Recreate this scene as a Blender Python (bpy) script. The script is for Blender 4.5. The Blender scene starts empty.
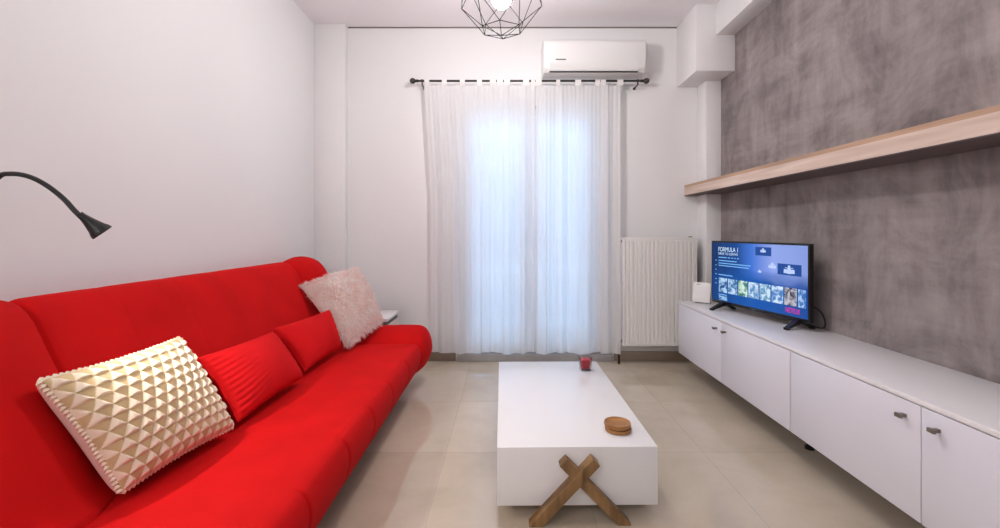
import bpy, bmesh, math, random
from mathutils import Vector, Matrix
random.seed(7)
PI = math.pi
SC = bpy.context.scene
COL = SC.collection
H = 1.05            # camera height
F = 444.4           # focal length in pixels (16 mm on a 36 mm sensor)
CX, CY = 507.0, 231.0   # vanishing point

def P(x, y, Y):     # photo pixel at depth Y -> point
    return Vector(((x - CX) * Y / F, Y, H - (y - CY) * Y / F))

# ------------------------------------------------------------------ materials
def srgb(r, g, b):
    def f(c):
        c /= 255.0
        return c / 12.92 if c <= 0.04045 else ((c + 0.055) / 1.055) ** 2.4
    return (f(r), f(g), f(b), 1.0)

def mat(name, col, rough=0.5, metal=0.0, spec=0.5, noise=0.0, nscale=20.0, bump=0.0, bscale=200.0, sheen=0.0, coat=0.0):
    m = bpy.data.materials.new(name); m.use_nodes = True
    nt = m.node_tree; b = nt.nodes['Principled BSDF']
    b.inputs['Base Color'].default_value = col
    b.inputs['Roughness'].default_value = rough
    b.inputs['Metallic'].default_value = metal
    b.inputs['Specular IOR Level'].default_value = spec
    b.inputs['Sheen Weight'].default_value = sheen
    b.inputs['Coat Weight'].default_value = coat
    tc = nt.nodes.new('ShaderNodeTexCoord')
    if noise > 0:
        n = nt.nodes.new('ShaderNodeTexNoise'); n.inputs['Scale'].default_value = nscale; n.inputs['Detail'].default_value = 5
        nt.links.new(tc.outputs['Object'], n.inputs['Vector'])
        r = nt.nodes.new('ShaderNodeValToRGB')
        r.color_ramp.elements[0].position = 0.3; r.color_ramp.elements[1].position = 0.7
        r.color_ramp.elements[0].color = (col[0] * (1 - noise), col[1] * (1 - noise), col[2] * (1 - noise), 1)
        r.color_ramp.elements[1].color = (min(1, col[0] * (1 + noise)), min(1, col[1] * (1 + noise)), min(1, col[2] * (1 + noise)), 1)
        nt.links.new(n.outputs['Fac'], r.inputs['Fac']); nt.links.new(r.outputs['Color'], b.inputs['Base Color'])
    if bump > 0:
        n2 = nt.nodes.new('ShaderNodeTexNoise'); n2.inputs['Scale'].default_value = bscale; n2.inputs['Detail'].default_value = 3
        nt.links.new(tc.outputs['Object'], n2.inputs['Vector'])
        bp = nt.nodes.new('ShaderNodeBump'); bp.inputs['Strength'].default_value = bump; bp.inputs['Distance'].default_value = 0.002
        nt.links.new(n2.outputs['Fac'], bp.inputs['Height']); nt.links.new(bp.outputs['Normal'], b.inputs['Normal'])
    return m

def emis(name, col, strength):
    m = bpy.data.materials.new(name); m.use_nodes = True
    nt = m.node_tree; nt.nodes.clear()
    e = nt.nodes.new('ShaderNodeEmission'); o = nt.nodes.new('ShaderNodeOutputMaterial')
    e.inputs['Color'].default_value = col; e.inputs['Strength'].default_value = strength
    nt.links.new(e.outputs[0], o.inputs[0])
    return m

WALLC = srgb(231, 230, 231)
M = {}
M['wall'] = mat('wall_paint', WALLC, 0.55, spec=0.25, noise=0.012, nscale=1.5, bump=0.05, bscale=60)
M['ceil'] = mat('ceiling_paint', srgb(242, 238, 242), 0.7, spec=0.2, noise=0.01, nscale=1.2)
M['white'] = mat('white_lacquer', srgb(236, 235, 238), 0.28, noise=0.01, nscale=3)
M['table_white'] = mat('white_table_lacquer', srgb(240, 240, 242), 0.16, noise=0.008, nscale=3)
M['cab_white'] = mat('white_cabinet_front', srgb(226, 226, 236), 0.35, noise=0.01, nscale=3)
M['plastic'] = mat('white_plastic', srgb(226, 226, 225), 0.3, noise=0.006, nscale=5)
M['radiator'] = mat('radiator_enamel', srgb(238, 236, 233), 0.3, noise=0.006, nscale=5)
M['pvc'] = mat('white_pvc', srgb(240, 241, 244), 0.35, noise=0.006, nscale=5)
M['red'] = mat('red_fabric', srgb(200, 17, 19), 0.85, spec=0.10, noise=0.07, nscale=6, bump=0.25, bscale=500)
M['red2'] = mat('red_cushion_fabric', srgb(206, 20, 25), 0.8, spec=0.10, noise=0.05, nscale=9, bump=0.25, bscale=400)
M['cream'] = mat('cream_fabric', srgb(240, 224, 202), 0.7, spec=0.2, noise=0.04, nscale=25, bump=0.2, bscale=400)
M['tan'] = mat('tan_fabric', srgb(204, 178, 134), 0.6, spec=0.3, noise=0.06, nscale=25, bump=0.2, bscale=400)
M['blush'] = mat('blush_back_fabric', srgb(232, 196, 186), 0.8, spec=0.2, noise=0.03)
M['fur'] = mat('pale_fur', srgb(252, 240, 235), 0.8, spec=0.15, noise=0.05, nscale=14)
def fur_mat():
    m = bpy.data.materials.new('soft_pale_pink_fur'); m.use_nodes = True
    nt = m.node_tree; nt.nodes.clear()
    o = nt.nodes.new('ShaderNodeOutputMaterial'); d = nt.nodes.new('ShaderNodeBsdfDiffuse'); l = nt.nodes.new('ShaderNodeBsdfTranslucent'); x = nt.nodes.new('ShaderNodeMixShader')
    tc = nt.nodes.new('ShaderNodeTexCoord'); n = nt.nodes.new('ShaderNodeTexNoise'); n.inputs['Scale'].default_value = 16
    r = nt.nodes.new('ShaderNodeValToRGB'); r.color_ramp.elements[0].position = 0.35; r.color_ramp.elements[1].position = 0.65
    r.color_ramp.elements[0].color = srgb(250, 232, 226); r.color_ramp.elements[1].color = srgb(255, 249, 246)
    nt.links.new(tc.outputs['Object'], n.inputs['Vector']); nt.links.new(n.outputs['Fac'], r.inputs['Fac'])
    nt.links.new(r.outputs['Color'], d.inputs['Color']); nt.links.new(r.outputs['Color'], l.inputs['Color'])
    x.inputs[0].default_value = 0.45
    nt.links.new(d.outputs[0], x.inputs[1]); nt.links.new(l.outputs[0], x.inputs[2]); nt.links.new(x.outputs[0], o.inputs[0])
    return m
M['furs'] = fur_mat()
M['black'] = mat('black_metal', srgb(14, 13, 14), 0.45, noise=0.1, nscale=30)
M['blackp'] = mat('black_plastic', srgb(16, 16, 18), 0.3, noise=0.08, nscale=30)
M['gap'] = mat('brown_shadow_gap', srgb(120, 108, 104), 0.8, noise=0.05)
M['wire'] = mat('black_wire', srgb(10, 10, 11), 0.8, spec=0.05, noise=0.1)
M['dark'] = mat('dark_gap', srgb(52, 50, 52), 0.7, noise=0.05)
M['grey'] = mat('grey_band', srgb(96, 98, 104), 0.5, noise=0.04)
M['rod'] = mat('dark_iron', srgb(62, 58, 58), 0.45, metal=0.6, noise=0.1, nscale=40)
M['chrome'] = mat('brushed_chrome', srgb(168, 160, 152), 0.28, metal=0.9, noise=0.05)
M['handle'] = mat('brushed_nickel', srgb(130, 120, 112), 0.35, metal=0.7, noise=0.08, nscale=60)
M['oakpale'] = mat('pale_side', srgb(226, 212, 204), 0.5, noise=0.03)
M['skirt'] = mat('brown_skirting_tile', srgb(150, 132, 116), 0.3, noise=0.08, nscale=5)
M['marble'] = mat('grey_threshold_stone', srgb(176, 174, 172), 0.25, noise=0.08, nscale=7)
M['concrete'] = mat('balcony_concrete', srgb(196, 192, 186), 0.8, noise=0.06, nscale=4)
M['facade'] = mat('pale_facade', srgb(236, 234, 230), 0.9, noise=0.02, nscale=1)
M['facadeb'] = mat('white_slab', srgb(243, 242, 240), 0.9, noise=0.01)
M['winglass'] = mat('far_window_glass', srgb(196, 206, 214), 0.3, noise=0.03)
M['wax'] = mat('red_wax', srgb(196, 34, 52), 0.45, noise=0.04, nscale=30)
M['wick'] = mat('wick', srgb(60, 44, 38), 0.9)
M['bulb'] = emis('lit_bulb', (1.0, 0.96, 0.945, 1), 400.0)
M['led'] = emis('lit_led', (1.0, 0.92, 0.82, 1), 6.0)

def wood(name, c1, c2, axis, scale=1.0, rough=0.5):
    m = bpy.data.materials.new(name); m.use_nodes = True
    nt = m.node_tree; b = nt.nodes['Principled BSDF']; b.inputs['Roughness'].default_value = rough
    tc = nt.nodes.new('ShaderNodeTexCoord'); mp = nt.nodes.new('ShaderNodeMapping')
    s = [28 * scale] * 3; s[axis] = 1.6 * scale
    mp.inputs['Scale'].default_value = s
    n = nt.nodes.new('ShaderNodeTexNoise'); n.inputs['Scale'].default_value = 1.0; n.inputs['Detail'].default_value = 6; n.inputs['Distortion'].default_value = 0.6
    r = nt.nodes.new('ShaderNodeValToRGB')
    r.color_ramp.elements[0].position = 0.32; r.color_ramp.elements[1].position = 0.68
    r.color_ramp.elements[0].color = c1; r.color_ramp.elements[1].color = c2
    nt.links.new(tc.outputs['Object'], mp.inputs['Vector']); nt.links.new(mp.outputs[0], n.inputs['Vector'])
    nt.links.new(n.outputs['Fac'], r.inputs['Fac']); nt.links.new(r.outputs['Color'], b.inputs['Base Color'])
    bp = nt.nodes.new('ShaderNodeBump'); bp.inputs['Strength'].default_value = 0.12; bp.inputs['Distance'].default_value = 0.002
    nt.links.new(n.outputs['Fac'], bp.inputs['Height']); nt.links.new(bp.outputs['Normal'], b.inputs['Normal'])
    return m
M['shelf'] = wood('pale_oak', srgb(188, 164, 148), srgb(216, 196, 184), 1)
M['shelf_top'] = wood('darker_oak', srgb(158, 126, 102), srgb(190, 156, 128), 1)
M['under'] = mat('underside_painted_shade', srgb(92, 78, 76), 0.6, noise=0.05)  # dark brown stands in for the shade below the wall shelf
M['leg_wood'] = wood('reclaimed_wood', srgb(104, 76, 44), srgb(158, 122, 78), 2)
M['coaster'] = wood('amber_wood', srgb(138, 90, 42), srgb(176, 124, 68), 0, 1.5, 0.4)

def floor_mat():
    m = bpy.data.materials.new('beige_floor_tiles'); m.use_nodes = True
    nt = m.node_tree; b = nt.nodes['Principled BSDF']
    tc = nt.nodes.new('ShaderNodeTexCoord'); mp = nt.nodes.new('ShaderNodeMapping')
    mp.inputs['Location'].default_value = (0.29 + 6.1, -2.11 + 6.2, 0)
    br = nt.nodes.new('ShaderNodeTexBrick')
    br.offset = 0.0; br.squash = 1.0
    br.inputs['Scale'].default_value = 1.0
    br.inputs['Brick Width'].default_value = 0.61
    br.inputs['Row Height'].default_value = 0.62
    br.inputs['Mortar Size'].default_value = 0.0013
    br.inputs['Mortar Smooth'].default_value = 0.2
    br.inputs['Bias'].default_value = 0.0
    br.inputs['Color1'].default_value = srgb(212, 200, 182)
    br.inputs['Color2'].default_value = srgb(200, 187, 168)
    br.inputs['Mortar'].default_value = srgb(184, 170, 152)
    nt.links.new(tc.outputs['Object'], mp.inputs['Vector']); nt.links.new(mp.outputs[0], br.inputs['Vector'])
    n = nt.nodes.new('ShaderNodeTexNoise'); n.inputs['Scale'].default_value = 2.6; n.inputs['Detail'].default_value = 7; n.inputs['Roughness'].default_value = 0.6; n.inputs['Distortion'].default_value = 0.35
    nt.links.new(tc.outputs['Object'], n.inputs['Vector'])
    r = nt.nodes.new('ShaderNodeValToRGB'); r.color_ramp.elements[0].position = 0.3; r.color_ramp.elements[1].position = 0.72
    r.color_ramp.elements[0].color = (0.84, 0.82, 0.79, 1); r.color_ramp.elements[1].color = (1.06, 1.06, 1.06, 1)
    nt.links.new(n.outputs['Fac'], r.inputs['Fac'])
    mx = nt.nodes.new('ShaderNodeMix'); mx.data_type = 'RGBA'; mx.blend_type = 'MULTIPLY'; mx.inputs[0].default_value = 1.0
    nt.links.new(br.outputs['Color'], mx.inputs[6]); nt.links.new(r.outputs['Color'], mx.inputs[7])
    nt.links.new(mx.outputs[2], b.inputs['Base Color'])
    b.inputs['Roughness'].default_value = 0.065
    b.inputs['Specular IOR Level'].default_value = 0.95
    bp = nt.nodes.new('ShaderNodeBump'); bp.inputs['Strength'].default_value = 0.25; bp.inputs['Distance'].default_value = 0.001; bp.invert = True
    nt.links.new(br.outputs['Fac'], bp.inputs['Height']); nt.links.new(bp.outputs['Normal'], b.inputs['Normal'])
    return m
M['floor'] = floor_mat()

def concrete_wall():
    m = bpy.data.materials.new('grey_concrete_wallpaper'); m.use_nodes = True
    nt = m.node_tree; b = nt.nodes['Principled BSDF']; b.inputs['Roughness'].default_value = 0.75; b.inputs['Specular IOR Level'].default_value = 0.2
    tc = nt.nodes.new('ShaderNodeTexCoord')
    def nz(sc, vec, det=6, dist=0.5, rough=0.6):
        mp = nt.nodes.new('ShaderNodeMapping'); mp.inputs['Scale'].default_value = vec
        n = nt.nodes.new('ShaderNodeTexNoise'); n.inputs['Scale'].default_value = sc; n.inputs['Detail'].default_value = det; n.inputs['Distortion'].default_value = dist; n.inputs['Roughness'].default_value = rough
        nt.links.new(tc.outputs['Object'], mp.inputs['Vector']); nt.links.new(mp.outputs[0], n.inputs['Vector'])
        return n.outputs['Fac']
    a = nz(3.2, (1, 1, 1.0), 8, 0.8, 0.7); v = nz(2.0, (1, 5.0, 0.9), 6, 0.3); h = nz(2.0, (1, 0.9, 6.0), 6, 0.3)
    def math_(op, x, y):
        k = nt.nodes.new('ShaderNodeMath'); k.operation = op
        for i, q in enumerate((x, y)):
            if isinstance(q, (int, float)): k.inputs[i].default_value = q
            else: nt.links.new(q, k.inputs[i])
        return k.outputs[0]
    s = math_('ADD', math_('MULTIPLY', a, 0.5), math_('ADD', math_('MULTIPLY', v, 0.28), math_('MULTIPLY', h, 0.22)))
    r = nt.nodes.new('ShaderNodeValToRGB')
    e = r.color_ramp.elements; e[0].position = 0.38; e[1].position = 0.63
    e[0].color = srgb(110, 101, 102); e[1].color = srgb(165, 156, 154)
    nt.links.new(s, r.inputs['Fac']); nt.links.new(r.outputs['Color'], b.inputs['Base Color'])
    bp = nt.nodes.new('ShaderNodeBump'); bp.inputs['Strength'].default_value = 0.15; bp.inputs['Distance'].default_value = 0.003
    nt.links.new(s, bp.inputs['Height']); nt.links.new(bp.outputs['Normal'], b.inputs['Normal'])
    return m
M['concwall'] = concrete_wall()

def sheer_mat():
    m = bpy.data.materials.new('sheer_white_voile'); m.use_nodes = True
    nt = m.node_tree; nt.nodes.clear()
    o = nt.nodes.new('ShaderNodeOutputMaterial')
    t = nt.nodes.new('ShaderNodeBsdfTransparent'); t.inputs['Color'].default_value = (1, 1, 1, 1)
    d = nt.nodes.new('ShaderNodeBsdfDiffuse'); d.inputs['Color'].default_value = (0.93, 0.92, 0.92, 1)
    l = nt.nodes.new('ShaderNodeBsdfTranslucent'); l.inputs['Color'].default_value = (0.92, 0.93, 0.94, 1)
    m1 = nt.nodes.new('ShaderNodeMixShader'); m1.inputs[0].default_value = 0.5
    nt.links.new(d.outputs[0], m1.inputs[1]); nt.links.new(l.outputs[0], m1.inputs[2])
    tc = nt.nodes.new('ShaderNodeTexCoord'); mp = nt.nodes.new('ShaderNodeMapping'); mp.inputs['Scale'].default_value = (26, 26, 0.3)
    n = nt.nodes.new('ShaderNodeTexNoise'); n.inputs['Scale'].default_value = 1.0
    nt.links.new(tc.outputs['Object'], mp.inputs['Vector']); nt.links.new(mp.outputs[0], n.inputs['Vector'])
    mr = nt.nodes.new('ShaderNodeMapRange'); mr.inputs[3].default_value = 0.86; mr.inputs[4].default_value = 0.95
    nt.links.new(n.outputs['Fac'], mr.inputs[0])
    m2 = nt.nodes.new('ShaderNodeMixShader')
    nt.links.new(mr.outputs[0], m2.inputs[0])
    nt.links.new(t.outputs[0], m2.inputs[1]); nt.links.new(m1.outputs[0], m2.inputs[2])
    nt.links.new(m2.outputs[0], o.inputs[0])
    return m
M['sheer'] = sheer_mat()
M['tab'] = mat('white_tab_cloth', srgb(238, 236, 235), 0.8, noise=0.01)

def glass_mat(name, tint=(1, 1, 1, 1), thin=True):
    m = bpy.data.materials.new(name); m.use_nodes = True
    nt = m.node_tree; nt.nodes.clear()
    o = nt.nodes.new('ShaderNodeOutputMaterial')
    t = nt.nodes.new('ShaderNodeBsdfTransparent'); t.inputs['Color'].default_value = tint
    g = nt.nodes.new('ShaderNodeBsdfGlossy'); g.inputs['Roughness'].default_value = 0.02
    fr = nt.nodes.new('ShaderNodeFresnel'); fr.inputs['IOR'].default_value = 1.32
    mx = nt.nodes.new('ShaderNodeMixShader')
    nt.links.new(fr.outputs[0], mx.inputs[0]); nt.links.new(t.outputs[0], mx.inputs[1]); nt.links.new(g.outputs[0], mx.inputs[2])
    nt.links.new(mx.outputs[0], o.inputs[0])
    return m
M['glass'] = glass_mat('clear_glass', (0.97, 0.98, 0.99, 1))
M['candle_glass'] = glass_mat('candle_glass', (0.96, 0.94, 0.95, 1))

# ------------------------------------------------------------------ mesh helpers
def bm_new(): return bmesh.new()

def add_box(bm, lo, hi, bev=0.0, seg=2, mtx=None):
    b = bmesh.new()
    bmesh.ops.create_cube(b, size=1.0)
    lo = Vector(lo); hi = Vector(hi); c = (lo + hi) / 2; s = hi - lo
    for v in b.verts:
        v.co = Vector((v.co.x * s.x + c.x, v.co.y * s.y + c.y, v.co.z * s.z + c.z))
    if bev > 0:
        bmesh.ops.bevel(b, geom=list(b.edges) + list(b.verts), offset=bev, segments=seg, profile=0.5, affect='EDGES')
    if mtx is not None: bmesh.ops.transform(b, matrix=mtx, verts=b.verts)
    merge(bm, b)

def merge(bm, b):
    me = bpy.data.meshes.new('tmp'); b.to_mesh(me); b.free(); bm.from_mesh(me); bpy.data.meshes.remove(me)

def frame(d):
    d = d.normalized(); up = Vector((0, 0, 1)) if abs(d.z) < 0.95 else Vector((1, 0, 0))
    a = d.cross(up).normalized(); return a, d.cross(a).normalized()

def add_tube(bm, pts, rad, n=10, caps=True):
    pts = [Vector(p) for p in pts]
    rads = rad if isinstance(rad, (list, tuple)) else [rad] * len(pts)
    rings = []; a = None
    for i, p in enumerate(pts):
        if i == 0: d = pts[1] - pts[0]
        elif i == len(pts) - 1: d = pts[-1] - pts[-2]
        else: d = (pts[i + 1] - pts[i]).normalized() + (pts[i] - pts[i - 1]).normalized()
        d = d.normalized()
        if a is None: a, b = frame(d)
        else:
            a = (a - d * a.dot(d)).normalized()
        b = d.cross(a).normalized()
        rings.append([bm.verts.new(p + (a * math.cos(t) + b * math.sin(t)) * rads[i]) for t in [2 * PI * k / n for k in range(n)]])
    for i in range(len(rings) - 1):
        for k in range(n):
            bm.faces.new((rings[i][k], rings[i][(k + 1) % n], rings[i + 1][(k + 1) % n], rings[i + 1][k]))
    if caps:
        bm.faces.new(list(reversed(rings[0]))); bm.faces.new(rings[-1])

def add_lathe(bm, prof, n=32, mtx=None):
    """prof: list of (r,z); poles where r==0"""
    b = bmesh.new(); rings = []
    for r, z in prof:
        if r < 1e-6: rings.append([b.verts.new((0, 0, z))])
        else: rings.append([b.verts.new((r * math.cos(2 * PI * k / n), r * math.sin(2 * PI * k / n), z)) for k in range(n)])
    for i in range(len(rings) - 1):
        A, B = rings[i], rings[i + 1]
        for k in range(n):
            k2 = (k + 1) % n
            if len(A) == 1 and len(B) == 1: continue
            if len(A) == 1: b.faces.new((A[0], B[k2], B[k]))
            elif len(B) == 1: b.faces.new((A[k], A[k2], B[0]))
            else: b.faces.new((A[k], A[k2], B[k2], B[k]))
    if mtx is not None: bmesh.ops.transform(b, matrix=mtx, verts=b.verts)
    merge(bm, b)

def add_prism(bm, poly, axis, a0, a1):
    """extrude a 2-D polygon along an axis: axis 0 -> poly is (y,z); 1 -> (x,z); 2 -> (x,y)"""
    def mk(p, a):
        if axis == 0: return (a, p[0], p[1])
        if axis == 1: return (p[0], a, p[1])
        return (p[0], p[1], a)
    A = [bm.verts.new(mk(p, a0)) for p in poly]; B = [bm.verts.new(mk(p, a1)) for p in poly]
    n = len(poly)
    for i in range(n): bm.faces.new((A[i], A[(i + 1) % n], B[(i + 1) % n], B[i]))
    bm.faces.new(list(reversed(A))); bm.faces.new(B)

def obj(name, bm, m, parent=None, smooth=30, base=None):
    bmesh.ops.recalc_face_normals(bm, faces=bm.faces)
    me = bpy.data.meshes.new(name); bm.to_mesh(me); bm.free()
    if isinstance(m, (list, tuple)):
        for q in m: me.materials.append(q)
    else: me.materials.append(m)
    if smooth:
        for p in me.polygons: p.use_smooth = True
        me.set_sharp_from_angle(angle=math.radians(smooth))
    o = bpy.data.objects.new(name, me); COL.objects.link(o)
    if base is not None:       # put the origin at the thing's base
        me.transform(Matrix.Translation(-Vector(base))); o.location = base
    if parent is not None:
        o.parent = parent
    return o

def tag(o, label, cat, group=None):
    o['label'] = label; o['category'] = cat
    if group: o['group'] = group
    return o

def thing(name, label, cat, loc=(0, 0, 0), rz=0.0, group=None):
    o = bpy.data.objects.new(name, None); COL.objects.link(o)
    o.location = loc; o.rotation_euler = (0, 0, rz); o.empty_display_size = 0.05
    return tag(o, label, cat, group)

def part(name, bm, m, root, smooth=30, label=None):
    """part whose mesh was made in world coordinates under an unrotated root"""
    w = Vector((0, 0, 0)); r = root
    while r is not None: w += r.location; r = r.parent
    bmesh.ops.translate(bm, verts=bm.verts, vec=-w)
    o = obj(name, bm, m, root, smooth)
    if label: o['label'] = label
    return o

def struct(name, bm, m, smooth=30):
    o = obj(name, bm, m, None, smooth); o['kind'] = 'structure'; return o

def box_bm(lo, hi, bev=0.0, seg=2, mtx=None):
    b = bm_new(); add_box(b, lo, hi, bev, seg, mtx); return b

def catmull(pts, per=6, closed=True):
    pts = [Vector(p) for p in pts]; n = len(pts); out = []
    rng = range(n) if closed else range(n - 1)
    for i in rng:
        if closed: p0, p1, p2, p3 = pts[(i - 1) % n], pts[i], pts[(i + 1) % n], pts[(i + 2) % n]
        else: p0, p1, p2, p3 = pts[max(i - 1, 0)], pts[i], pts[i + 1], pts[min(i + 2, n - 1)]
        for k in range(per):
            t = k / per
            out.append(0.5 * ((2 * p1) + (p2 - p0) * t + (2 * p0 - 5 * p1 + 4 * p2 - p3) * t * t + (3 * p1 - p0 - 3 * p2 + p3) * t ** 3))
    if not closed: out.append(pts[-1])
    return out

# ------------------------------------------------------------------ room shell
XL, XR, YB, YF, ZC = -1.535, 1.657, 3.60, -2.2, 2.70
OX0, OX1, OZ = -0.385, 0.765, 2.06       # balcony door opening
struct('floor', box_bm((XL - 0.2, YF - 0.2, -0.1), (XR + 0.2, YB + 0.001, 0)), M['floor'])
struct('ceiling', box_bm((XL - 0.2, YF - 0.2, ZC), (XR + 0.2, YB + 0.25, ZC + 0.12)), M['ceil'])
struct('wall_left', box_bm((XL - 0.15, YF - 0.1, 0), (XL, YB + 0.25, ZC)), M['wall'])
struct('wall_right', box_bm((XR, YF - 0.1, 0), (XR + 0.15, YB + 0.25, ZC)), M['concwall'])
struct('wall_front', box_bm((XL, YF - 0.15, 0), (XR, YF, ZC)), M['wall'])
b = bm_new()
add_box(b, (XL, YB, 0), (OX0, YB + 0.22, ZC)); add_box(b, (OX1, YB, 0), (XR, YB + 0.22, ZC)); add_box(b, (OX0, YB, OZ), (OX1, YB + 0.22, ZC))
struct('wall_back', b, M['wall'])
# shadow gap under the ceiling, pilaster, column, box and beam
struct('trim_1', box_bm((-1.287, YB - 0.006, ZC - 0.008), (1.374, YB, ZC)), M['gap'])
struct('trim_2', box_bm((XL, 3.535, 0), (-1.289, YB, ZC), 0.004), M['wall'])
struct('trim_3', box_bm((1.541, 3.438, 0), (XR, YB, 2.25), 0.003), M['wall'])
struct('trim_4', box_bm((1.374, 3.227, 2.213), (XR, YB, ZC), 0.003), M['wall'])
struct('trim_5', box_bm((1.519, YF, 2.474), (XR, 3.23, ZC), 0.003), M['wall'])
# baseboards
struct('baseboard_back', (lambda b: (add_box(b, (-1.289, YB - 0.012, 0), (OX0 - 0.03, YB, 0.078), 0.002), add_box(b, (OX1 + 0.1, YB - 0.012, 0), (1.541, YB, 0.078), 0.002), b)[2])(bm_new()), M['skirt'])
struct('baseboard_left', box_bm((XL, YF, 0), (XL + 0.012, 3.535, 0.078), 0.002), M['skirt'])
struct('baseboard_right', box_bm((XR - 0.012, YF, 0), (XR, 3.438, 0.078), 0.002), M['skirt'])
struct('trim_6', box_bm((OX0 - 0.012, YB - 0.03, 0), (OX1 + 0.09, YB + 0.30, 0.055), 0.004), M['marble'])

# balcony door: frame, two leaves with a pane and bars
dr = bpy.data.objects.new('door_1', None); COL.objects.link(dr); dr['kind'] = 'structure'; dr.location = ((OX0 + OX1) / 2, 3.70, 0.055)
b = bm_new(); fy0, fy1 = 3.66, 3.74
for lo, hi in (((OX0, fy0, 0.055), (OX0 + 0.04, fy1, OZ)), ((OX1 - 0.04, fy0, 0.055), (OX1, fy1, OZ)), ((OX0, fy0, OZ - 0.04), (OX1, fy1, OZ)), ((OX0, fy0, 0.055), (OX1, fy1, 0.075))):
    add_box(b, lo, hi, 0.004)
part('door_frame', b, M['pvc'], dr)
xm = 0.195
for x0, x1, hs in ((OX0 + 0.042, xm - 0.001, 0), (xm + 0.001, OX1 - 0.042, 1)):
    b = bm_new(); s = 0.055; y0, y1 = 3.65, 3.715; z0, z1 = 0.077, OZ - 0.042
    add_box(b, (x0, y0, z0), (x0 + s, y1, z1), 0.004); add_box(b, (x1 - s, y0, z0), (x1, y1, z1), 0.004)
    add_box(b, (x0 + s - 0.002, y0, z1 - s), (x1 - s + 0.002, y1, z1), 0.004); add_box(b, (x0 + s - 0.002, y0, z0), (x1 - s + 0.002, y1, z0 + 0.055), 0.004)
    lf = part('door_leaf', b, M['pvc'], dr)
    part('glass_pane', box_bm((x0 + s - 0.004, 3.678, z0 + 0.051), (x1 - s + 0.004, 3.686, z1 - s + 0.004)), M['glass'], lf)
    if hs:
        b = bm_new(); add_box(b, (x0 + 0.022, 3.640, 0.95), (x0 + 0.05, 3.651, 1.12), 0.003)
        add_tube(b, [(x0 + 0.036, 3.645, 1.04), (x0 + 0.036, 3.605, 1.04), (x0 + 0.15, 3.605, 1.04)], 0.008)
        part('door_handle', b, M['pvc'], lf)

# outside: balcony slab, railing, house across the street
struct('balcony_floor', box_bm((-3.0, YB + 0.22, -0.2), (3.5, 4.85, 0.0)), M['concrete'])
rl = thing('balcony_railing', 'pale balcony railing with upright bars seen faintly through the sheer curtains', 'railing', (0.2, 4.75, 0.0))
b = bm_new(); add_box(b, (-2.8, 4.72, 0.93), (3.3, 4.78, 0.965), 0.004); part('handrail', b, M['pvc'], rl)
b = bm_new(); add_box(b, (-2.8, 4.735, 0.16), (3.3, 4.765, 0.19), 0.003)
for k in range(9):
    x = -2.7 + k * 0.74; add_box(b, (x - 0.015, 4.735, 0.0), (x + 0.015, 4.765, 0.16), 0.002)
part('bottom_rail', b, M['pvc'], rl)
bar0 = None
for k in range(48):
    x = -2.72 + k * 0.125
    if x < -1.2 or x > 1.7: continue
    if bar0 is None:
        b = bm_new(); add_box(b, (x - 0.007, 4.743, 0.19), (x + 0.007, 4.757, 0.93), 0.001)
        bar0 = part('baluster', b, M['pvc'], rl); bx0 = x
    else:
        c = bar0.copy(); COL.objects.link(c); c.location = (x - bx0, 0, 0)
hb = thing('apartment_building', 'pale apartment building across the street behind the sheer curtains', 'building', (0.2, 11.0, -6.0))
part('facade', box_bm((-9, 11.0, -6.0), (10, 15.0, 9.0)), M['facade'], hb)
for z in (-2.9, 0.1, 3.1, 6.1):
    b = box_bm((-9, 9.9, z), (10, 11.0, z + 0.22), 0.01); bl = part('balcony_slab', b, M['facadeb'], hb)
    b = bm_new(); add_box(b, (-9, 9.9, z + 1.02), (10, 9.95, z + 1.08))
    for k in range(60): add_box(b, (-9 + k * 0.32, 9.91, z + 0.22), (-8.97 + k * 0.32, 9.94, z + 1.02))
    part('balcony_rail', b, M['facadeb'], bl)
    for x in (-3.4, -0.9, 1.6, 4.1):
        part('window', box_bm((x, 10.96, z + 0.3), (x + 1.3, 11.02, z + 2.45)), M['winglass'], hb)

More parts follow.
